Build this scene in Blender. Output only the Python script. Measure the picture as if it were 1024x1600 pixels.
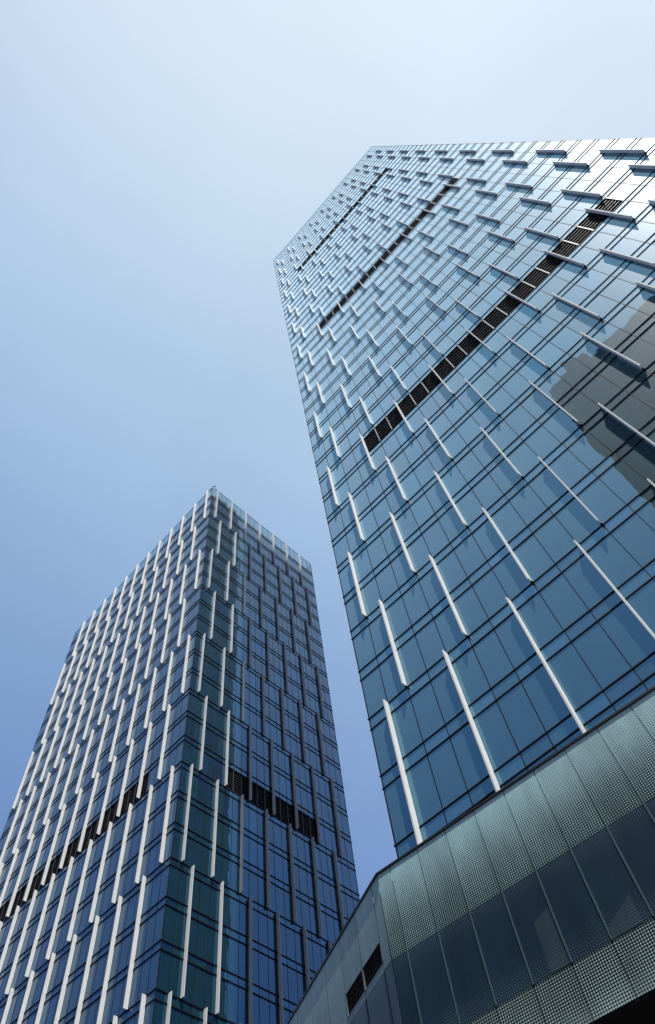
import bpy, math, random
from mathutils import Vector, Matrix

for o in list(bpy.data.objects):
    bpy.data.objects.remove(o, do_unlink=True)
scene = bpy.context.scene
COL = scene.collection
R = math.radians

# ------------------------------------------------------------------ camera
F_PX, YAW, PITCH, ROLL = 1147.134, -0.7113202, 1.0851125, -0.1236722
PPX, PPY = 466.167, 835.886
EYE = 1.6
cp, sp, cy_, sy_ = math.cos(PITCH), math.sin(PITCH), math.cos(YAW), math.sin(YAW)
fw = Vector((sy_ * cp, cy_ * cp, sp))
rt = Vector((cy_, -sy_, 0))
up = rt.cross(fw)
c_, s_ = math.cos(ROLL), math.sin(ROLL)
rt2 = rt * c_ + up * s_
up2 = -rt * s_ + up * c_
cam_d = bpy.data.cameras.new('camera')
cam = bpy.data.objects.new('camera', cam_d)
COL.objects.link(cam)
M = Matrix((rt2, up2, -fw)).transposed().to_4x4()
M.translation = Vector((0, 0, EYE))
cam.matrix_world = M
cam_d.sensor_width = 36
cam_d.sensor_fit = 'VERTICAL'
cam_d.sensor_height = 36
cam_d.lens = F_PX * 36 / 1600
cam_d.shift_x = (512 - PPX) / 1600
cam_d.shift_y = (PPY - 800) / 1600
cam_d.clip_end = 5000
scene.camera = cam

# ------------------------------------------------------------------ sun, sky, exposure
SUN = Vector((0.69, -0.395, 1.89)).normalized()
SUN_EL = math.asin(SUN.z)
SUN_AZ = math.atan2(SUN.x, SUN.y)
sl = bpy.data.lights.new('sun', 'SUN')
sl.energy = 5.0
sl.angle = R(0.53)
sl.color = (1.0, 0.97, 0.93)
so = bpy.data.objects.new('sun', sl)
COL.objects.link(so)
so.rotation_euler = SUN.to_track_quat('Z', 'Y').to_euler()
so.location = SUN * 400

SKY_COEF = ((1.05, -0.20, 1.40, -1.79), (0.66, -0.08, 1.32, -1.51), (0.37, -0.02, 0.53, -0.565))
w = bpy.data.worlds.new('World')
scene.world = w
w.use_nodes = True
wn, wl = w.node_tree.nodes, w.node_tree.links
wn.clear()
wout = wn.new('ShaderNodeOutputWorld')
bg = wn.new('ShaderNodeBackground')
sky = wn.new('ShaderNodeTexSky')
sky.sky_type = 'NISHITA'
sky.sun_disc = False
sky.sun_elevation = SUN_EL
sky.sun_rotation = SUN_AZ
sky.altitude = 50
sky.air_density = 1.0
sky.dust_density = 0.5
sky.ozone_density = 1.5
# the day's own colour field: pale and milky towards the sun, deep blue away from it
def wnode(t, **k):
    n = wn.new(t)
    for a, v in k.items(): setattr(n, a, v)
    return n
wtc = wnode('ShaderNodeTexCoord')
EXPOSURE = 0.35
# lower sky behind the viewer falls off faster
wsep = wnode('ShaderNodeSeparateXYZ'); wl.new(wtc.outputs['Generated'], wsep.inputs[0])
wy1 = wnode('ShaderNodeMath', operation='ADD'); wl.new(wsep.outputs['Y'], wy1.inputs[0]); wy1.inputs[1].default_value = 0.47
wy2 = wnode('ShaderNodeMath', operation='MINIMUM'); wl.new(wy1.outputs[0], wy2.inputs[0]); wy2.inputs[1].default_value = 0.0
cols = []
for kx, ky, kz, k0 in SKY_COEF:
    d = wnode('ShaderNodeVectorMath', operation='DOT_PRODUCT')
    wl.new(wtc.outputs['Generated'], d.inputs[0]); d.inputs[1].default_value = (kx, ky, kz)
    a = wnode('ShaderNodeMath', operation='ADD'); wl.new(d.outputs['Value'], a.inputs[0]); a.inputs[1].default_value = k0
    a2 = wnode('ShaderNodeMath', operation='MULTIPLY_ADD'); wl.new(wy2.outputs[0], a2.inputs[0]); a2.inputs[1].default_value = 0.9 + kx; wl.new(a.outputs[0], a2.inputs[2])
    e = wnode('ShaderNodeMath', operation='EXPONENT'); wl.new(a2.outputs[0], e.inputs[0])
    m = wnode('ShaderNodeMath', operation='MULTIPLY'); wl.new(e.outputs[0], m.inputs[0]); m.inputs[1].default_value = 10.0 / 2 ** EXPOSURE
    cols.append(m)
gl = wnode('ShaderNodeMath', operation='MULTIPLY'); wl.new(cols[1].outputs[0], gl.inputs[0]); gl.inputs[1].default_value = 0.845
mn = wnode('ShaderNodeMath', operation='MINIMUM'); wl.new(cols[0].outputs[0], mn.inputs[0]); wl.new(gl.outputs[0], mn.inputs[1])
cols[0] = mn
comb = wnode('ShaderNodeCombineColor')
for i, m in enumerate(cols): wl.new(m.outputs[0], comb.inputs[i])
wno = wnode('ShaderNodeTexNoise')
wno.inputs['Scale'].default_value = 2.2
wno.inputs['Detail'].default_value = 4
wno.inputs['Distortion'].default_value = 0.6
wl.new(wtc.outputs['Generated'], wno.inputs['Vector'])
wmr = wnode('ShaderNodeMapRange')
wmr.inputs['From Min'].default_value = 0.3; wmr.inputs['From Max'].default_value = 0.7
wmr.inputs['To Min'].default_value = 0.94; wmr.inputs['To Max'].default_value = 1.06
wl.new(wno.outputs['Fac'], wmr.inputs['Value'])
wsc = wnode('ShaderNodeVectorMath', operation='SCALE')
wl.new(comb.outputs[0], wsc.inputs[0]); wl.new(wmr.outputs[0], wsc.inputs['Scale'])
wmx = wnode('ShaderNodeMix', data_type='RGBA')
wmx.inputs['Factor'].default_value = 0.85
wl.new(sky.outputs[0], wmx.inputs['A']); wl.new(wsc.outputs[0], wmx.inputs['B'])
bg.inputs['Strength'].default_value = 0.10
wl.new(wmx.outputs['Result'], bg.inputs['Color'])
wl.new(bg.outputs[0], wout.inputs['Surface'])

vs = scene.view_settings
vs.view_transform = 'Standard'
vs.look = 'None'
vs.exposure = EXPOSURE
vs.gamma = 1.0
scene.render.engine = 'CYCLES'
scene.cycles.max_bounces = 8
scene.cycles.transparent_max_bounces = 12

rng = random.Random(7)

# ------------------------------------------------------------------ materials
def mat(name):
    m = bpy.data.materials.new(name)
    m.use_nodes = True
    nt = m.node_tree
    b = nt.nodes['Principled BSDF']
    return m, nt, b

def simple(name, col, rough=0.5, metal=0.0, noise=0.0, nscale=3.0, ior=1.45):
    m, nt, b = mat(name)
    b.inputs['Roughness'].default_value = rough
    b.inputs['Metallic'].default_value = metal
    b.inputs['IOR'].default_value = ior
    if noise:
        tc = nt.nodes.new('ShaderNodeTexCoord')
        n = nt.nodes.new('ShaderNodeTexNoise')
        n.inputs['Scale'].default_value = nscale
        n.inputs['Detail'].default_value = 6
        nt.links.new(tc.outputs['Object'], n.inputs['Vector'])
        r = nt.nodes.new('ShaderNodeMapRange')
        r.inputs['To Min'].default_value = 1 - noise
        r.inputs['To Max'].default_value = 1 + noise
        nt.links.new(n.outputs['Fac'], r.inputs['Value'])
        mx = nt.nodes.new('ShaderNodeVectorMath')
        mx.operation = 'SCALE'
        mx.inputs[0].default_value = col
        nt.links.new(r.outputs[0], mx.inputs['Scale'])
        nt.links.new(mx.outputs[0], b.inputs['Base Color'])
    else:
        b.inputs['Base Color'].default_value = (*col, 1)
    return m

def glass(name, col, ior=2.5, tint=(0.4, 0.8, 1.0), rough=0.012, dust=0.4, dust_ior=1.25, vary=0.45, wave=0.004, sheen=0.0, col2=None):
    """reflective curtain wall glass: blue mirror coating on a dark sheet, with a thin dusty film over it"""
    m, nt, b = mat(name)
    geo = nt.nodes.new('ShaderNodeNewGeometry')
    tc = nt.nodes.new('ShaderNodeTexCoord')
    n = nt.nodes.new('ShaderNodeTexNoise')
    n.inputs['Scale'].default_value = 0.35
    n.inputs['Detail'].default_value = 5
    nt.links.new(tc.outputs['Object'], n.inputs['Vector'])
    a = nt.nodes.new('ShaderNodeMath'); a.operation = 'MULTIPLY_ADD'
    nt.links.new(geo.outputs['Random Per Island'], a.inputs[0])
    a.inputs[1].default_value = vary
    a.inputs[2].default_value = 0.75 - vary / 2
    c = nt.nodes.new('ShaderNodeMath'); c.operation = 'MULTIPLY_ADD'
    nt.links.new(n.outputs['Fac'], c.inputs[0])
    c.inputs[1].default_value = 0.5
    nt.links.new(a.outputs[0], c.inputs[2])
    mx = nt.nodes.new('ShaderNodeVectorMath'); mx.operation = 'SCALE'
    mx.inputs[0].default_value = col
    nt.links.new(c.outputs[0], mx.inputs['Scale'])
    if col2:
        hm = nt.nodes.new('ShaderNodeMix'); hm.data_type = 'RGBA'
        nt.links.new(geo.outputs['Random Per Island'], hm.inputs['Factor'])
        hm.inputs['A'].default_value = (*col, 1); hm.inputs['B'].default_value = (*col2, 1)
        nt.links.new(hm.outputs['Result'], mx.inputs[0])
    nt.links.new(mx.outputs[0], b.inputs['Base Color'])
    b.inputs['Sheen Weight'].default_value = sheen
    lv = nt.nodes.new('ShaderNodeMapRange')
    lv.inputs['To Min'].default_value = 0.40; lv.inputs['To Max'].default_value = 0.58
    wn_ = nt.nodes.new('ShaderNodeTexWhiteNoise'); wn_.noise_dimensions = '1D'
    nt.links.new(geo.outputs['Random Per Island'], wn_.inputs['W'])
    nt.links.new(wn_.outputs['Value'], lv.inputs['Value'])
    nt.links.new(lv.outputs[0], b.inputs['Specular IOR Level'])
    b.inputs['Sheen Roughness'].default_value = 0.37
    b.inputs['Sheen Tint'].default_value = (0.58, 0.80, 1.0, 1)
    b.inputs['Roughness'].default_value = rough
    b.inputs['IOR'].default_value = ior
    b.inputs['Specular Tint'].default_value = (*tint, 1)
    b.inputs['Coat Weight'].default_value = 1.0
    b.inputs['Coat IOR'].default_value = dust_ior
    b.inputs['Coat Roughness'].default_value = dust
    n2 = nt.nodes.new('ShaderNodeTexNoise')
    n2.inputs['Scale'].default_value = 0.8
    n2.inputs['Detail'].default_value = 1
    nt.links.new(tc.outputs['Object'], n2.inputs['Vector'])
    bp = nt.nodes.new('ShaderNodeBump')
    bp.inputs['Strength'].default_value = 1.0
    bp.inputs['Distance'].default_value = wave
    nt.links.new(n2.outputs['Fac'], bp.inputs['Height'])
    nt.links.new(bp.outputs[0], b.inputs['Normal'])
    return m

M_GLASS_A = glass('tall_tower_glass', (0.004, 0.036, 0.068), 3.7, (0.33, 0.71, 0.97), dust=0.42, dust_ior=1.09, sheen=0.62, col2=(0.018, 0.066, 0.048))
M_GLASS_B = glass('short_tower_glass', (0.005, 0.028, 0.045), 2.5, (0.12, 0.46, 0.94), dust=0.4, dust_ior=1.15, sheen=0.08, col2=(0.008, 0.040, 0.035))
M_FIN = simple('white_painted_aluminium', (0.77, 0.77, 0.75), 0.7, 0.0, 0.10, 1.2, 1.3)
M_FRAME = simple('dark_frame', (0.012, 0.013, 0.016), 0.6, ior=1.2)
M_LOUVRE = simple('louvre_blade', (0.20, 0.19, 0.20), 0.45, 0.0, 0.2, 2.0)
M_LOUVRE_D = simple('dark_louvre_blade', (0.014, 0.013, 0.013), 0.7)
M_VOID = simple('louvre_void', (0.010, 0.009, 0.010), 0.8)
M_DIV = simple('louvre_post', (0.55, 0.56, 0.55), 0.5)
M_DIVD = simple('dark_louvre_post', (0.06, 0.055, 0.055), 0.5)
M_CORE = simple('core', (0.02, 0.022, 0.025), 0.9)
M_ROOF = simple('roof_membrane', (0.25, 0.25, 0.24), 0.9, 0, 0.2, 0.5)
M_STEEL = simple('roof_steel', (0.10, 0.15, 0.19), 0.4, 0.6)
M_PLANT = simple('roof_plant_cladding', (0.06, 0.07, 0.09), 0.6, 0, 0.3, 0.7)

def parapet_glass():
    m, nt, b = mat('parapet_glass')
    b.inputs['Base Color'].default_value = (0.02, 0.09, 0.12, 1)
    b.inputs['Roughness'].default_value = 0.3
    b.inputs['Coat Weight'].default_value = 1
    b.inputs['Coat IOR'].default_value = 1.6
    b.inputs['Coat Roughness'].default_value = 0.02
    t = nt.nodes.new('ShaderNodeBsdfTransparent')
    t.inputs['Color'].default_value = (0.60, 0.80, 0.90, 1)
    mx = nt.nodes.new('ShaderNodeMixShader')
    mx.inputs['Fac'].default_value = 0.55
    nt.links.new(b.outputs[0], mx.inputs[1])
    nt.links.new(t.outputs[0], mx.inputs[2])
    nt.links.new(mx.outputs[0], nt.nodes['Material Output'].inputs['Surface'])
    return m
M_PARAPET = parapet_glass()

DOTS = 16
def frit(name, radius_pts, dot_col, base_col, density=DOTS, width=1.463, coat_ior=1.7, rough=0.3, coat=1.0, crough=0.12):
    """dark glass printed with a grid of pale ceramic dots; UV = metres along the panel / up the band (0..1 in v2)"""
    m, nt, b = mat(name)
    uv = nt.nodes.new('ShaderNodeUVMap'); uv.uv_map = 'metres'
    uv2 = nt.nodes.new('ShaderNodeUVMap'); uv2.uv_map = 'band'
    sc = nt.nodes.new('ShaderNodeVectorMath'); sc.operation = 'SCALE'
    sc.inputs['Scale'].default_value = density / width
    nt.links.new(uv.outputs[0], sc.inputs[0])
    fr = nt.nodes.new('ShaderNodeVectorMath'); fr.operation = 'FRACTION'
    nt.links.new(sc.outputs[0], fr.inputs[0])
    sb = nt.nodes.new('ShaderNodeVectorMath'); sb.operation = 'SUBTRACT'
    sb.inputs[1].default_value = (0.5, 0.5, 0)
    nt.links.new(fr.outputs[0], sb.inputs[0])
    ln = nt.nodes.new('ShaderNodeVectorMath'); ln.operation = 'LENGTH'
    nt.links.new(sb.outputs[0], ln.inputs[0])
    sep = nt.nodes.new('ShaderNodeSeparateXYZ')
    nt.links.new(uv2.outputs[0], sep.inputs[0])
    ramp = nt.nodes.new('ShaderNodeValToRGB')
    el = ramp.color_ramp.elements
    while len(el) > 1:
        el.remove(el[0])
    el[0].position = radius_pts[0][0]
    el[0].color = (radius_pts[0][1],) * 3 + (1,)
    for p, v in radius_pts[1:]:
        e = el.new(p)
        e.color = (v, v, v, 1)
    nt.links.new(sep.outputs['Y'], ramp.inputs['Fac'])
    lt = nt.nodes.new('ShaderNodeMath'); lt.operation = 'LESS_THAN'
    nt.links.new(ln.outputs['Value'], lt.inputs[0])
    nt.links.new(ramp.outputs['Color'], lt.inputs[1])
    mx = nt.nodes.new('ShaderNodeMix'); mx.data_type = 'RGBA'
    nt.links.new(lt.outputs[0], mx.inputs['Factor'])
    mx.inputs['A'].default_value = (*base_col, 1)
    mx.inputs['B'].default_value = (*dot_col, 1)
    tc = nt.nodes.new('ShaderNodeTexCoord')
    dn = nt.nodes.new('ShaderNodeTexNoise')
    dn.inputs['Scale'].default_value = 0.9
    dn.inputs['Detail'].default_value = 8
    dn.inputs['Roughness'].default_value = 0.65
    mp = nt.nodes.new('ShaderNodeMapping')
    mp.inputs['Scale'].default_value = (1.6, 1.6, 0.45)
    nt.links.new(tc.outputs['Object'], mp.inputs['Vector'])
    nt.links.new(mp.outputs[0], dn.inputs['Vector'])
    geo = nt.nodes.new('ShaderNodeObjectInfo')
    dr = nt.nodes.new('ShaderNodeMapRange')
    dr.inputs['From Min'].default_value = 0.3; dr.inputs['From Max'].default_value = 0.7
    dr.inputs['To Min'].default_value = 0.72; dr.inputs['To Max'].default_value = 1.12
    nt.links.new(dn.outputs['Fac'], dr.inputs['Value'])
    pr = nt.nodes.new('ShaderNodeMapRange')
    pr.inputs['To Min'].default_value = 0.86; pr.inputs['To Max'].default_value = 1.1
    nt.links.new(geo.outputs['Random'], pr.inputs['Value'])
    pm_ = nt.nodes.new('ShaderNodeMath'); pm_.operation = 'MULTIPLY'
    nt.links.new(dr.outputs[0], pm_.inputs[0]); nt.links.new(pr.outputs[0], pm_.inputs[1])
    sm = nt.nodes.new('ShaderNodeVectorMath'); sm.operation = 'SCALE'
    nt.links.new(mx.outputs['Result'], sm.inputs[0]); nt.links.new(pm_.outputs[0], sm.inputs['Scale'])
    nt.links.new(sm.outputs[0], b.inputs['Base Color'])
    b.inputs['Roughness'].default_value = rough
    b.inputs['IOR'].default_value = 1.5
    b.inputs['Coat Weight'].default_value = coat
    b.inputs['Coat IOR'].default_value = coat_ior
    b.inputs['Coat Roughness'].default_value = crough
    return m

DOT = (0.42, 0.66, 0.63)
GB = (0.004, 0.012, 0.016)
M_FRIT_TOP = frit('upper_dotted_glass', [(0.0, 0.28), (0.3, 0.335), (0.7, 0.49), (1.0, 0.60)], DOT, GB, coat_ior=2.0)
M_FRIT_LOW = frit('lower_dotted_glass', [(0.0, 0.42), (0.4, 0.34), (1.0, 0.31)], (0.42, 0.56, 0.52), GB)
M_FRIT_MID = frit('fading_dotted_glass', [(0.0, 0.28), (0.12, 0.22), (0.36, 0.0), (0.70, 0.0), (0.88, 0.18), (1.0, 0.27)], (0.10, 0.16, 0.18), (0.014, 0.038, 0.062), coat_ior=2.0)
M_FRIT_PALE = frit('pale_dotted_glass', [(0.0, 0.28), (0.12, 0.22), (0.36, 0.0), (0.70, 0.0), (0.88, 0.18), (1.0, 0.27)], (0.12, 0.19, 0.21), (0.045, 0.078, 0.100), coat_ior=2.0)  # paler version of the fading dotted glass
M_FRIT_SIDE = frit('fine_dotted_glass', [(0.0, 0.40), (0.4, 0.43), (1.0, 0.56)], (0.40, 0.60, 0.49), (0.012, 0.028, 0.034), 20, 1.82, 1.35, 0.4, 0.4)
M_FRIT_SIDEMID = frit('fading_fine_dotted_glass', [(0.0, 0.36), (0.4, 0.2), (0.8, 0.2), (1.0, 0.33)], (0.16, 0.26, 0.22), (0.006, 0.020, 0.020), 20, 1.82, 1.35, 0.4, 0.4)
M_TEAL = simple('teal_mullion', (0.055, 0.10, 0.12), 0.4)
M_PALE = simple('pale_blue_grey', (0.10, 0.14, 0.17), 0.25, ior=1.6)  # plain pale blue-grey, not used on any part
M_SOFFIT = simple('black_soffit', (0.006, 0.005, 0.006), 0.7)
M_DIVG = simple('grey_louvre_frame', (0.16, 0.18, 0.18), 0.5)
M_COPING = simple('dark_coping', (0.010, 0.012, 0.012), 0.4)

# ------------------------------------------------------------------ mesh builder
class MB:
    def __init__(s):
        s.v = []; s.f = []; s.mi = []; s.uv = {}; s.uv2 = {}
    def quad(s, a, b, c, d, mi=0, uv=None, uv2=None):
        i = len(s.v)
        s.v += [tuple(a), tuple(b), tuple(c), tuple(d)]
        if uv: s.uv[len(s.f)] = uv
        if uv2: s.uv2[len(s.f)] = uv2
        s.f.append((i, i + 1, i + 2, i + 3)); s.mi.append(mi)
    def hexa(s, p, mi=0):
        i = len(s.v)
        s.v += [tuple(q) for q in p]
        for q in ((0, 3, 2, 1), (4, 5, 6, 7), (0, 1, 5, 4), (1, 2, 6, 5), (2, 3, 7, 6), (3, 0, 4, 7)):
            s.f.append(tuple(i + k for k in q)); s.mi.append(mi)
    def prism(s, pts, a, b, mi=0):
        """pts: polygon (Vectors), extruded from offset a to b vectors"""
        n = len(pts); i = len(s.v)
        s.v += [tuple(p + a) for p in pts] + [tuple(p + b) for p in pts]
        s.f.append(tuple(i + k for k in range(n))[::-1]); s.mi.append(mi)
        s.f.append(tuple(i + n + k for k in range(n))); s.mi.append(mi)
        for k in range(n):
            l = (k + 1) % n
            s.f.append((i + k, i + l, i + n + l, i + n + k)); s.mi.append(mi)
    def build(s, name, mats, parent=None, origin=None):
        me = bpy.data.meshes.new(name)
        if not isinstance(mats, (list, tuple)): mats = [mats]
        org = Vector(origin) if origin is not None else (parent.matrix_world.translation if parent else Vector())
        me.from_pydata([tuple(Vector(p) - org) for p in s.v], [], s.f)
        for m in mats: me.materials.append(m)
        me.polygons.foreach_set('material_index', s.mi)
        if s.uv:
            l1 = me.uv_layers.new(name='metres'); l2 = me.uv_layers.new(name='band')
            for fi, p in enumerate(me.polygons):
                for k, li in enumerate(p.loop_indices):
                    l1.data[li].uv = s.uv.get(fi, [(0, 0)] * 8)[k]
                    l2.data[li].uv = s.uv2.get(fi, [(0, 0)] * 8)[k]
        me.update()
        o = bpy.data.objects.new(name, me)
        COL.objects.link(o)
        if parent:
            o.parent = parent
            o.location = org - parent.matrix_world.translation
        else:
            o.location = org
        return o

class Face:
    """a facade: O = bottom-left reference point, U along, N outward, z up (metres, world)"""
    def __init__(s, O, U, N, pitch, ncol, H, zref):
        s.O = Vector(O); s.U = Vector(U).normalized(); s.N = Vector(N).normalized(); s.p = pitch; s.n = ncol; s.H = H; s.zr = zref
        s.flip = s.U.cross(Vector((0, 0, 1))).dot(s.N) < 0
    def P(s, u, n, z):
        q = s.O + s.U * u + s.N * n
        return Vector((q.x, q.y, z))
    def Z(s, k): return s.zr + s.H * k
    def box(s, mb, u0, u1, n0, n1, z0, z1, mi=0):
        p = [s.P(u0, n1, z0), s.P(u1, n1, z0), s.P(u1, n0, z0), s.P(u0, n0, z0),
             s.P(u0, n1, z1), s.P(u1, n1, z1), s.P(u1, n0, z1), s.P(u0, n0, z1)]
        if s.flip:
            p = [p[1], p[0], p[3], p[2], p[5], p[4], p[7], p[6]]
        mb.hexa(p, mi)
    def pane(s, mb, u0, u1, z0, z1, tilt=0.0021, n=0.0, mi=0, uv=None, uv2=None):
        a, b = rng.gauss(0, tilt), rng.gauss(0, tilt)
        w, h = (u1 - u0) / 2, (z1 - z0) / 2
        q = [s.P(u0, n - a * w - b * h, z0), s.P(u1, n + a * w - b * h, z0), s.P(u1, n + a * w + b * h, z1), s.P(u0, n - a * w + b * h, z1)]
        if s.flip:
            q = [q[1], q[0], q[3], q[2]]
            if uv: uv = [uv[1], uv[0], uv[3], uv[2]]
            if uv2: uv2 = [uv2[1], uv2[0], uv2[3], uv2[2]]
        mb.quad(*q, mi=mi, uv=uv, uv2=uv2)

def project(p):
    d = Vector(p) - Vector((0, 0, EYE))
    z = d.dot(fw)
    if z < 0.5: return None
    return (PPX + F_PX * d.dot(rt2) / z, PPY - F_PX * d.dot(up2) / z)

def seen_size(pts):
    """pixel length/area of a quad inside the frame, 0 outside"""
    q = [project(p) for p in pts]
    if any(x is None for x in q): return 0
    cx = sum(x[0] for x in q) / len(q); cyy = sum(x[1] for x in q) / len(q)
    if not (-30 < cx < 1054 and -30 < cyy < 1630): return 0
    a = 0
    for i in range(len(q)):
        j = (i + 1) % len(q)
        a += q[i][0] * q[j][1] - q[j][0] * q[i][1]
    return abs(a) / 2

def thing(name, label, cat, loc=(0, 0, 0), group=None):
    o = bpy.data.objects.new(name, None)
    COL.objects.link(o)
    o.location = loc
    o.matrix_world = Matrix.Translation(Vector(loc))
    o['label'] = label; o['category'] = cat
    if group: o['group'] = group
    return o

def best_parts(cands, name, build_one, build_rest_mats, parent, limit=100):
    """cands: list of (size, fn(mb)); the largest become parts, the rest one 'stuff' part"""
    cands.sort(key=lambda c: -c[0])
    for sz, fn in cands[:limit]:
        mb = MB(); fn(mb); mb.build(name, build_rest_mats, parent)
    if cands[limit:]:
        mb = MB()
        for sz, fn in cands[limit:]: fn(mb)
        o = mb.build(name, build_rest_mats, parent)
        o['kind'] = 'stuff'

SP = 0.2          # spandrel share of a floor
FIN_T = 0.075

def add_fin(face, m, ktop, kbot, depth, zmax=None):
    def fn(mb):
        u = m * face.p
        z1 = face.Z(ktop) + 0.02; z0 = face.Z(kbot) + 0.02
        if zmax: z1 = min(z1, zmax)
        # plate in storey-high lengths with a hairline joint between them
        n = max(1, round(ktop - kbot))
        for i in range(n):
            a = z0 + (z1 - z0) * i / n + (0.006 if i else 0)
            b = z0 + (z1 - z0) * (i + 1) / n - (0.006 if i < n - 1 else 0)
            face.box(mb, u - FIN_T / 2, u + FIN_T / 2, 0.02, depth, a, b)
        # dark end bracket
        face.box(mb, u - FIN_T / 2 - 0.02, u + FIN_T / 2 + 0.02, 0.02, 0.16, z0 - 0.06, z0 - 0.004, 1)
        face.box(mb, u - FIN_T / 2 - 0.02, u + FIN_T / 2 + 0.02, 0.02, 0.10, z1 + 0.004, z1 + 0.05, 1)
    u = m * face.p
    pts = [face.P(u, 0, face.Z(kbot)), face.P(u, depth, face.Z(kbot)), face.P(u, depth, face.Z(ktop)), face.P(u, 0, face.Z(ktop))]
    return (seen_size(pts) + 1e-6, fn)

# ------------------------------------------------------------------ ground
mb = MB()
mb.quad((-2500, -2500, 0), (2500, -2500, 0), (2500, 2500, 0), (-2500, 2500, 0))
g = mb.build('ground', simple('dark_paving', (0.07, 0.07, 0.07), 0.8, 0, 0.2, 0.3))
g['kind'] = 'structure'

# ------------------------------------------------------------------ tall tower (right)
H = 4.2
XA, YA, ZA, PA, NA = -16.585, 23.313, 22.749 + EYE, 1.463, 27
DA = 46.2
ZPOD = 20.24 + EYE
ROOF_A = ZA + 47.6 * H
BASE_A = ZPOD + 0.03
A = thing('skyscraper', 'tall blue glass tower with short white fins standing on the dotted podium', 'skyscraper', (XA + NA * PA / 2, YA + DA / 2, BASE_A))
fA = Face((XA, YA, 0), (1, 0, 0), (0, -1, 0), PA, NA, H, ZA)
WA = NA * PA
sA = Face((XA, YA, 0), (0, 1, 0), (-1, 0, 0), DA / 32, 32, H, ZA)
rA = Face((XA + WA, YA, 0), (0, 1, 0), (1, 0, 0), DA / 32, 32, H, ZA)
bA = Face((XA, YA + DA, 0), (1, 0, 0), (0, 1, 0), PA, NA, H, ZA)
# core
mb = MB()
fA.box(mb, 0.12, WA - 0.12, -DA + 0.12, -0.30, BASE_A, ROOF_A - 1.2)
mb.build('core_wall', M_CORE, A)
mb = MB()
fA.box(mb, 0.3, WA - 0.3, -DA + 0.3, -0.32, ROOF_A - 1.19, ROOF_A - 0.9)
mb.build('roof', M_ROOF, A)
mb = MB()
fA.box(mb, -0.06, WA + 0.06, -0.25, 0.06, ROOF_A, ROOF_A + 0.06)
fA.box(mb, -0.06, WA + 0.06, -DA - 0.06, -DA + 0.25, ROOF_A, ROOF_A + 0.06)
fA.box(mb, -0.06, 0.25, -DA + 0.25, -0.25, ROOF_A, ROOF_A + 0.06)
fA.box(mb, WA - 0.25, WA + 0.06, -DA + 0.25, -0.25, ROOF_A, ROOF_A + 0.06)
mb.build('coping', M_STEEL, A)

BANDS_A = (9, 21, 35)
LOUV_A = (4, 23)
def pane_cand(face, m, z0, z1):
    u0, u1 = m * face.p + 0.012, (m + 1) * face.p - 0.012
    pts = [face.P(u0, 0, z0), face.P(u1, 0, z0), face.P(u1, 0, z1), face.P(u0, 0, z1)]
    return (seen_size(pts), lambda mb: face.pane(mb, u0, u1, z0, z1))
def dull(c):
    return (0, c[1])
wins = []
for face in (fA, sA, rA, bA):
    for k in range(-1, 48):
        z0, z1 = face.Z(k), face.Z(k + 1 - SP)
        z0 = max(z0, BASE_A); z1 = min(z1, ROOF_A)
        if z1 - z0 < 0.05: continue
        for m in range(face.n):
            if face is fA and k in BANDS_A and LOUV_A[0] <= m < LOUV_A[1]: continue
            c = pane_cand(face, m, z0, z1)
            wins.append(c if face is fA else dull(c))
best_parts(wins, 'window_pane', None, M_GLASS_A, A, 100)
# spandrel strips, one part per storey, wrapping the tower
for k in range(0, 48):
    mb = MB()
    for face in (fA, sA, rA, bA):
        z0, z1 = face.Z(k - SP), face.Z(k)
        for m in range(face.n):
            face.pane(mb, m * face.p + 0.012, (m + 1) * face.p - 0.012, z0, z1, 0.0025)
    mb.build('spandrel', M_GLASS_A, A)
# transoms: the dark double line of each storey
for k in range(0, 48):
    mb = MB()
    for dk in (0, -SP):
        z = ZA + (k + dk) * H
        fA.box(mb, -0.09, WA + 0.09, -0.03, 0.045, z - 0.028, z + 0.028)
        sA.box(mb, 0.03, DA - 0.03, -0.03, 0.045, z - 0.028, z + 0.028)
        rA.box(mb, 0.03, DA - 0.03, -0.03, 0.045, z - 0.028, z + 0.028)
        bA.box(mb, -0.09, WA + 0.09, -0.03, 0.045, z - 0.028, z + 0.028)
    mb.build('transom', M_FRAME, A)
for m in range(0, NA + 1):
    mb = MB()
    u = m * PA
    t = 0.02 if 0 < m < NA else 0.035
    fA.box(mb, u - t, u + t, -0.05, 0.016, BASE_A, ROOF_A)
    mb.build('mullion', M_FRAME, A)
mb = MB()
for face in (sA, rA):
    for m in range(1, face.n):
        u = m * face.p
        face.box(mb, u - 0.018, u + 0.018, -0.05, 0.016, BASE_A, ROOF_A)
for m in range(0, NA + 1):
    bA.box(mb, m * PA - 0.018, m * PA + 0.018, -0.05, 0.016, BASE_A, ROOF_A)
o = mb.build('mullion', M_FRAME, A); o['kind'] = 'stuff'
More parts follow.
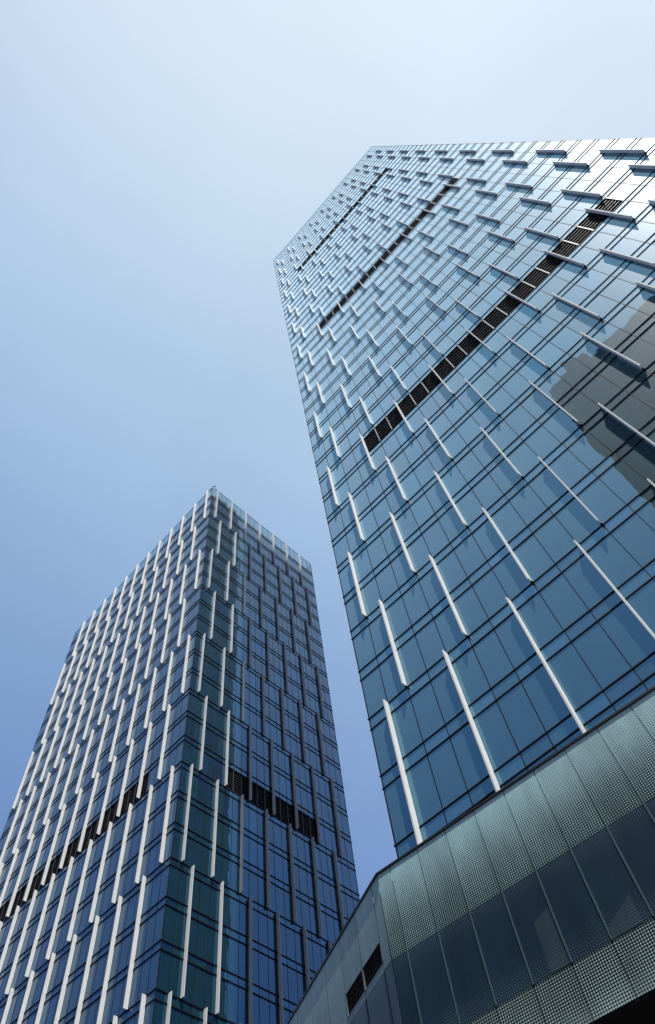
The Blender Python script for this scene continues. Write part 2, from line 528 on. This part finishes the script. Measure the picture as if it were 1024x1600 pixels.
# louvred plant floors
for k in BANDS_A:
    mb = MB()
    u0, u1 = LOUV_A[0] * PA + 0.02, LOUV_A[1] * PA - 0.02
    z0, z1 = fA.Z(k) + 0.03, fA.Z(k + 1 - SP) - 0.03
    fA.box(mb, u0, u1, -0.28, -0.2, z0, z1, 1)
    n = 6
    for i in range(n):
        zc = z0 + (z1 - z0) * (i + 0.5) / n
        q = [fA.P(u0, -0.02, zc - 0.15), fA.P(u1, -0.02, zc - 0.15), fA.P(u1, -0.15, zc + 0.09), fA.P(u0, -0.15, zc + 0.07)]
        d = Vector((0, 0, 0.03))
        mb.hexa([q[0], q[1], q[2], q[3], q[0] + d, q[1] + d, q[2] + d, q[3] + d], 0)
    lb = mb.build('louvre_band', [M_LOUVRE, M_VOID], A)
    for m in range(LOUV_A[0], LOUV_A[1] + 1):
        mb = MB()
        fA.box(mb, m * PA - 0.045, m * PA + 0.045, 0.018, 0.035, z0, z1)
        pb = mb.build('louvre_post', M_DIV, lb, origin=lb.matrix_world.translation if False else A.matrix_world.translation)
        pb.location = (0, 0, 0)
# fins
fins = []
FD_A = 0.40
for m in range(1, NA):
    if m % 3 == 1:
        tops = [k for k in range(2, 47, 4)]
    elif m % 3 == 2:
        tops = [k for k in range(4, 47, 4)]
    else:
        continue
    for kt in tops:
        kb = kt - 2
        if kt == 2: kb = -0.55
        fins.append(add_fin(fA, m, kt, kb, FD_A))
    for face in (sA, rA):
        pass
for face in (sA, rA):
    for m in range(1, face.n):
        if m % 3 == 1: tops = range(2, 47, 4)
        elif m % 3 == 2: tops = range(4, 47, 4)
        else: continue
        for kt in tops:
            c = add_fin(face, m, kt, kt - 2, FD_A)
            fins.append((0, c[1]))
best_parts(fins, 'fin', None, [M_FIN, M_FRAME], A, 100)

# ------------------------------------------------------------------ short tower (left)
XB, YB, ZB = -50.731, 34.301, 36.470 + EYE
PL, NL, PR, NR = 1.2785, 37, 1.2475, 22
WL, WR = PL * NL, PR * NR
ROOF_B = ZB + 24 * H
B = thing('office_tower', 'shorter blue glass tower with long white fins seen at its corner', 'skyscraper', (XB - WL / 2, YB + WR / 2, 0))
lB = Face((XB, YB, 0), (-1, 0, 0), (0, -1, 0), PL, NL, H, ZB)
rB = Face((XB, YB, 0), (0, 1, 0), (1, 0, 0), PR, NR, H, ZB)
wB = Face((XB - WL, YB, 0), (0, 1, 0), (-1, 0, 0), PR, NR, H, ZB)
nB = Face((XB, YB + WR, 0), (-1, 0, 0), (0, 1, 0), PL, NL, H, ZB)
KB0 = -9
mb = MB()
lB.box(mb, 0.12, WL - 0.12, -WR + 0.12, -0.30, 0.02, ZB + 22.9 * H)
mb.build('core_wall', M_CORE, B)
mb = MB()
lB.box(mb, 0.3, WL - 0.3, -WR + 0.3, -0.32, ZB + 22.9 * H + 0.01, ZB + 23 * H - 0.05)
mb.build('roof', M_ROOF, B)
wins = []
for face in (lB, rB, wB, nB):
    for k in range(KB0, 23):
        z0, z1 = max(face.Z(k), 0.05), face.Z(k + 1 - SP)
        for m in range(face.n):
            if k == 6 and ((face is lB and 5 <= m < 32) or (face is rB and 5 <= m < 17)): continue
            c = pane_cand(face, m, z0, z1)
            wins.append(c if face in (lB, rB) else dull(c))
best_parts(wins, 'window_pane', None, M_GLASS_B, B, 100)
for k in range(KB0 + 1, 24):
    mb = MB()
    for face in (lB, rB, wB, nB):
        z0, z1 = face.Z(k - SP), face.Z(k)
        for m in range(face.n):
            face.pane(mb, m * face.p + 0.012, (m + 1) * face.p - 0.012, z0, z1, 0.0025)
    mb.build('spandrel', M_GLASS_B, B)
for k in range(KB0 + 1, 24):
    mb = MB()
    for dk in (0, -SP):
        z = ZB + (k + dk) * H
        lB.box(mb, -0.09, WL + 0.09, -0.03, 0.07, z - 0.045, z + 0.045)
        nB.box(mb, -0.09, WL + 0.09, -0.03, 0.07, z - 0.045, z + 0.045)
        rB.box(mb, 0.03, WR - 0.03, -0.03, 0.07, z - 0.045, z + 0.045)
        wB.box(mb, 0.03, WR - 0.03, -0.03, 0.07, z - 0.045, z + 0.045)
    mb.build('transom', M_FRAME, B)
for face in (lB, rB):
    for m in range(0 if face is lB else 1, face.n + 1):
        mb = MB()
        u = m * face.p
        t = 0.022 if 0 < m < face.n else 0.05
        face.box(mb, u - t, u + t, -0.05, 0.016, 0.02, ROOF_B)
        mb.build('mullion', M_FRAME, B)
for face, (a, b_) in ((lB, (5, 32)), (rB, (5, 17))):
    mb = MB()
    u0, u1 = a * face.p + 0.02, b_ * face.p - 0.02
    z0, z1 = face.Z(6) + 0.05, face.Z(7 - SP) - 0.05
    face.box(mb, u0, u1, -0.28, -0.2, z0, z1, 1)
    for i in range(9):
        zc = z0 + (z1 - z0) * (i + 0.5) / 9
        face.box(mb, u0, u1, -0.16, -0.04, zc - 0.03, zc + 0.03, 0)
    lb = mb.build('louvre_band', [M_LOUVRE_D, M_VOID], B)
    for m in range(a, b_ + 1):
        mb = MB()
        face.box(mb, m * face.p - 0.05, m * face.p + 0.05, 0.018, 0.035, z0, z1)
        pb = mb.build('louvre_post', M_DIVD, lb, origin=B.matrix_world.translation)
        pb.location = (0, 0, 0)
fins = []
FD_B = 0.46
for face, fam in ((lB, {1: 0, 0: 3}), (rB, {1: 0, 2: 3})):
    for m in range(1, face.n):
        off = fam.get(m % 3)
        if off is None: continue
        for kt in range(24 - off, KB0 + 2, -6):
            c = add_fin(face, m, kt, kt - 3, FD_B)
            fins.append(c)
best_parts(fins, 'fin', None, [M_FIN, M_FRAME], B, 100)
# glass parapet screen round the roof
for face in (lB, rB, wB, nB):
    mb = MB()
    for m in range(face.n):
        face.pane(mb, m * face.p + 0.012, (m + 1) * face.p - 0.012, ZB + 23 * H + 0.05, ROOF_B, 0.002)
    pr = mb.build('parapet_screen', M_PARAPET, B)
    mb = MB()
    face.box(mb, 0.02, face.n * face.p - 0.02, -0.06, 0.03, ROOF_B + 0.004, ROOF_B + 0.05)
    rl = mb.build('rail', M_STEEL, pr, origin=B.matrix_world.translation); rl.location = (0, 0, 0)
# roof plant behind the screen and the little hoop at the corner
mb = MB()
for (y0, y1) in ((1.6, 3.0), (3.5, 4.6), (5.3, 7.0)):
    rB.box(mb, y0, y1, -1.6, -0.7, ZB + 23 * H, ROOF_B - 0.6)
mb.build('roof_plant', M_PLANT, B)
mb = MB()
prev = None
for i in range(9):
    a = math.pi * i / 8
    q = Vector((XB - 0.5 + 0.9 * math.cos(a), YB + 0.4 + 0.0 * i, ROOF_B + 0.05 + 1.1 * math.sin(a)))
    if prev is not None:
        d = (q - prev).normalized(); s1 = d.cross(Vector((0, 1, 0))).normalized() * 0.08; s2 = Vector((0, 0.08, 0))
        mb.hexa([prev - s1 - s2, prev + s1 - s2, prev + s1 + s2, prev - s1 + s2, q - s1 - s2, q + s1 - s2, q + s1 + s2, q - s1 + s2])
    prev = q
mb.build('roof_hoop', M_STEEL, B)

# ------------------------------------------------------------------ podium
tA = math.radians(3.0)
C0 = Vector((-16.50, 21.447, 0))
UM = Vector((math.cos(tA), math.sin(tA), 0)); NM = Vector((math.sin(tA), -math.cos(tA), 0))
fa = math.radians(157)
US = Vector((math.cos(fa), math.sin(fa), 0)); NS = Vector((-math.sin(fa), math.cos(fa), 0)) * -1
if NS.y > 0: NS = -NS
Z_T, Z_M, Z_L, Z_B = 20.24 + EYE, 16.63 + EYE, 13.34 + EYE, 11.67 + EYE
Pd = thing('podium_building', 'low podium clad in dotted green glass below the tall tower', 'building', (-5, 40, 0))
pm = Face(C0, UM, NM, 1.463, 1, 1, 0)
ps = Face(C0, US, NS, 1.82, 1, 1, 0)
LM = 32.0
LS = 24.0
J0 = 0.70                      # first, narrow panel
edges_m = [0.0]
x = J0
while x < LM: edges_m.append(x); x += 1.463
edges_m.append(LM)
edges_s = [0.0]
x = 0.67
while x < LS: edges_s.append(x); x += 1.82
edges_s.append(LS)
G = 0.014
def podium_panel(face, u0, u1, z0, z1, m, name, j, width, tilt=0.0012, vr=(0, 1)):
    mb = MB()
    d = width
    uv = [(u0, z0), (u1, z0), (u1, z1), (u0, z1)]
    uv2 = [(0, vr[0]), (1, vr[0]), (1, vr[1]), (0, vr[1])]
    face.pane(mb, u0 + G, u1 - G, z0 + G, z1 - G, tilt, 0.0, 0, uv, uv2)
    return mb.build(name, m, Pd)
for face, E, mt, mm, ml, wd in ((pm, edges_m, M_FRIT_TOP, M_FRIT_MID, M_FRIT_LOW, 1.463), (ps, edges_s, M_FRIT_SIDE, M_FRIT_SIDEMID, M_FRIT_SIDE, 1.82)):
    for j in range(len(E) - 1):
        u0, u1 = E[j], E[j + 1]
        if face is ps and j in (1, 2):
            # this panel is cut by the louvre opening
            za, zb = 16.93 + EYE, 17.78 + EYE
            sh = (zb - Z_M) / (Z_T - Z_M); sl_ = (za - Z_M) / (Z_T - Z_M)
            podium_panel(face, u0, u1, zb, Z_T, mt, 'fritted_panel', j, wd, vr=(sh, 1))
            podium_panel(face, u0, u1, Z_M, za, mt, 'fritted_panel', j, wd, vr=(0, sl_))
            mb = MB()
            face.box(mb, u0 + 0.05, u1 - 0.05, -0.2, -0.12, za + 0.02, zb - 0.02, 1)
            for i in range(6):
                zc = za + (zb - za) * (i + 0.5) / 6
                face.box(mb, u0 + 0.05, u1 - 0.05, -0.11, -0.03, zc - 0.02, zc + 0.02, 0)
            mb.build('louvre', [M_VOID, M_SOFFIT], Pd)
            mb = MB()
            face.box(mb, u0 - 0.05, u0 + 0.05, -0.11, 0.01, za + 0.02, zb - 0.02)
            if j == 2: face.box(mb, u1 - 0.05, u1 + 0.05, -0.11, 0.01, za + 0.02, zb - 0.02)
            face.box(mb, u0 + 0.05, u1 - 0.05, -0.11, 0.01, za - 0.01, za + 0.02)
            mb.build('louvre_frame', M_DIVG, Pd)
        else:
            podium_panel(face, u0, u1, Z_M, Z_T, mt, 'fritted_panel', j, wd)
        podium_panel(face, u0, u1, Z_L, Z_M, mm, 'window_pane', j, wd)
        podium_panel(face, u0, u1, Z_B, Z_L, ml, 'fritted_panel', j, wd)
    for j in range(1, len(E) - 1):
        mb = MB()
        face.box(mb, E[j] + 0.03, E[j] + 0.10, 0.004, 0.02, Z_L + 0.03, Z_M - 0.02)
        mb.build('mullion', M_TEAL if face is pm else M_COPING, Pd)
# slant-topped patches of paler dotted glass laid over two windows
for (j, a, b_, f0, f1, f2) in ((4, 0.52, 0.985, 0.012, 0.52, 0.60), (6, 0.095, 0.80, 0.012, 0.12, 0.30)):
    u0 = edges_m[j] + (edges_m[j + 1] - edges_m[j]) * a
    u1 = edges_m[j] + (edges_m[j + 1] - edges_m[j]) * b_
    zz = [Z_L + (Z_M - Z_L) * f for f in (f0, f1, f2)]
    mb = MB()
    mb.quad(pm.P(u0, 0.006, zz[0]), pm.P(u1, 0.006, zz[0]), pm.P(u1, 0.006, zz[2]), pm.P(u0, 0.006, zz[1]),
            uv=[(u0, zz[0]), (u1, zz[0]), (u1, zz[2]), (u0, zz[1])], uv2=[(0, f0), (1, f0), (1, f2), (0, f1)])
    mb.build('pale_patch', M_FRIT_PALE, Pd)
# backing body, roof, coping, soffit, back walls
P0 = C0.copy(); P1 = C0 + US * LS; P2 = C0 + UM * LM
def inset(p, d): return Vector((p.x, p.y + d, 0))
poly = [inset(P1, 0.35), inset(P0, 0.35), inset(P2, 0.35), Vector((P2.x, 80, 0)), Vector((P1.x, 80, 0))]
mb = MB(); mb.prism(poly, Vector((0, 0, Z_B + 0.1)), Vector((0, 0, Z_T - 0.35)))
mb.build('wall', M_CORE, Pd)
mb = MB()
pm.box(mb, -0.02, LM, -0.35, 0.05, Z_T, Z_T + 0.09)
ps.box(mb, 0.02, LS, -0.35, 0.05, Z_T, Z_T + 0.09)
mb.build('coping', M_COPING, Pd)
poly2 = [P1 + Vector((0, 0.03, 0)), P0 + Vector((0, 0.03, 0)), P2 + Vector((0, 0.03, 0)), Vector((P2.x, 79.8, 0)), Vector((P1.x, 79.8, 0))]
mb = MB(); mb.prism(poly2, Vector((0, 0, Z_B - 0.06)), Vector((0, 0, Z_B - 0.004)))
mb.build('soffit', M_SOFFIT, Pd)
# recessed ground storeys
def rec(p, d): return Vector((p.x, p.y + d, 0))
poly3 = [rec(P1, 6), rec(P0, 6), rec(P2, 6), Vector((P2.x - .5, 79, 0)), Vector((P1.x + .5, 79, 0))]
mb = MB(); mb.prism(poly3, Vector((0, 0, 0.02)), Vector((0, 0, Z_B - 0.07)))
mb.build('ground_storey', M_CORE, Pd)

# ------------------------------------------------------------------ dark tower behind the viewer, mirrored in the tall tower
yF, yBk = -30.0, -52.0
Q = thing('office_block', 'dark grey office block mirrored in the lower right glass of the tall tower', 'building', (26, -41, 0))
prof = [(4.4, 0.02), (4.6, 60), (4.9, 85), (5.4, 99), (6.2, 112), (6.9, 126), (7.9, 140), (9.0, 151.5), (14.5, 151.5), (14.5, 155.5), (19.5, 155.5), (19.5, 151), (48, 151), (48, 0.02)]
mb = MB()
mb.prism([Vector((a, 0, z)) for a, z in prof], Vector((0, yF, 0)), Vector((0, yBk, 0)))
mb.build('wall', simple('dark_grey_stone', (0.035, 0.050, 0.065), 0.6, 0, 0.9, 0.25), Q)
mq = glass('grey_window_glass', (0.012, 0.02, 0.028), 1.5, (1, 1, 1), 0.05)
def left_at(z):
    for (a0, z0), (a1, z1) in zip(prof, prof[1:]):
        if z0 <= z <= z1 and z1 > z0: return a0 + (a1 - a0) * (z - z0) / (z1 - z0)
    return 9
for i in range(2, 40):
    z = i * 3.75
    if z + 2 > 150: break
    mb = MB()
    xx = left_at(z + 2) + 1.2
    while xx + 1.5 < 47.5:
        mb.hexa([(xx, yF + 0.03, z), (xx + 1.5, yF + 0.03, z), (xx + 1.5, yF - 0.02, z), (xx, yF - 0.02, z), (xx, yF + 0.03, z + 1.7), (xx + 1.5, yF + 0.03, z + 1.7), (xx + 1.5, yF - 0.02, z + 1.7), (xx, yF - 0.02, z + 1.7)])
        xx += 2.1
    mb.build('window_row', mq, Q)

Wb = thing('office_block', 'long dark mid-rise block across the street, mirrored in the podium glass', 'building', (-36, -52, 0))
mb = MB()
x0, x1, ya, yb, hh = -84.0, 1.5, -40.0, -62.0, 70.0
xs, h2 = -70.0, 68.0
mb.prism([Vector((x0, 0, 0.02)), Vector((x1, 0, 0.02)), Vector((x1, 0, hh)), Vector((xs, 0, hh)), Vector((xs, 0, h2)), Vector((x0, 0, h2))], Vector((0, ya, 0)), Vector((0, yb, 0)))
mb.build('wall', simple('dark_brown_stone', (0.030, 0.036, 0.042), 0.7, 0, 0.4, 0.15), Wb)
for i in range(19):
    z = 3 + i * 3.7
    mb = MB()
    xx = x0 + 1.5
    if z + 2.4 > h2: break
    xx = x0 + 1.5
    while xx + 2.2 < x1 - 1:
        mb.hexa([(xx, ya - 0.03, z), (xx + 2.2, ya - 0.03, z), (xx + 2.2, ya + 0.02, z), (xx, ya + 0.02, z), (xx, ya - 0.03, z + 2), (xx + 2.2, ya - 0.03, z + 2), (xx + 2.2, ya + 0.02, z + 2), (xx, ya + 0.02, z + 2)])
        xx += 3.0
    mb.build('window_row', mq, Wb)
mb = MB()
for (q0, q1, q2) in ((x0 - .2, xs - .01, h2), (xs - .2, x1 + .2, hh)):
    mb.hexa([(q0, yb - .2, q2), (q1, yb - .2, q2), (q1, ya + .2, q2), (q0, ya + .2, q2), (q0, yb - .2, q2 + .5), (q1, yb - .2, q2 + .5), (q1, ya + .2, q2 + .5), (q0, ya + .2, q2 + .5)])
mb.build('cornice', M_CORE, Wb)
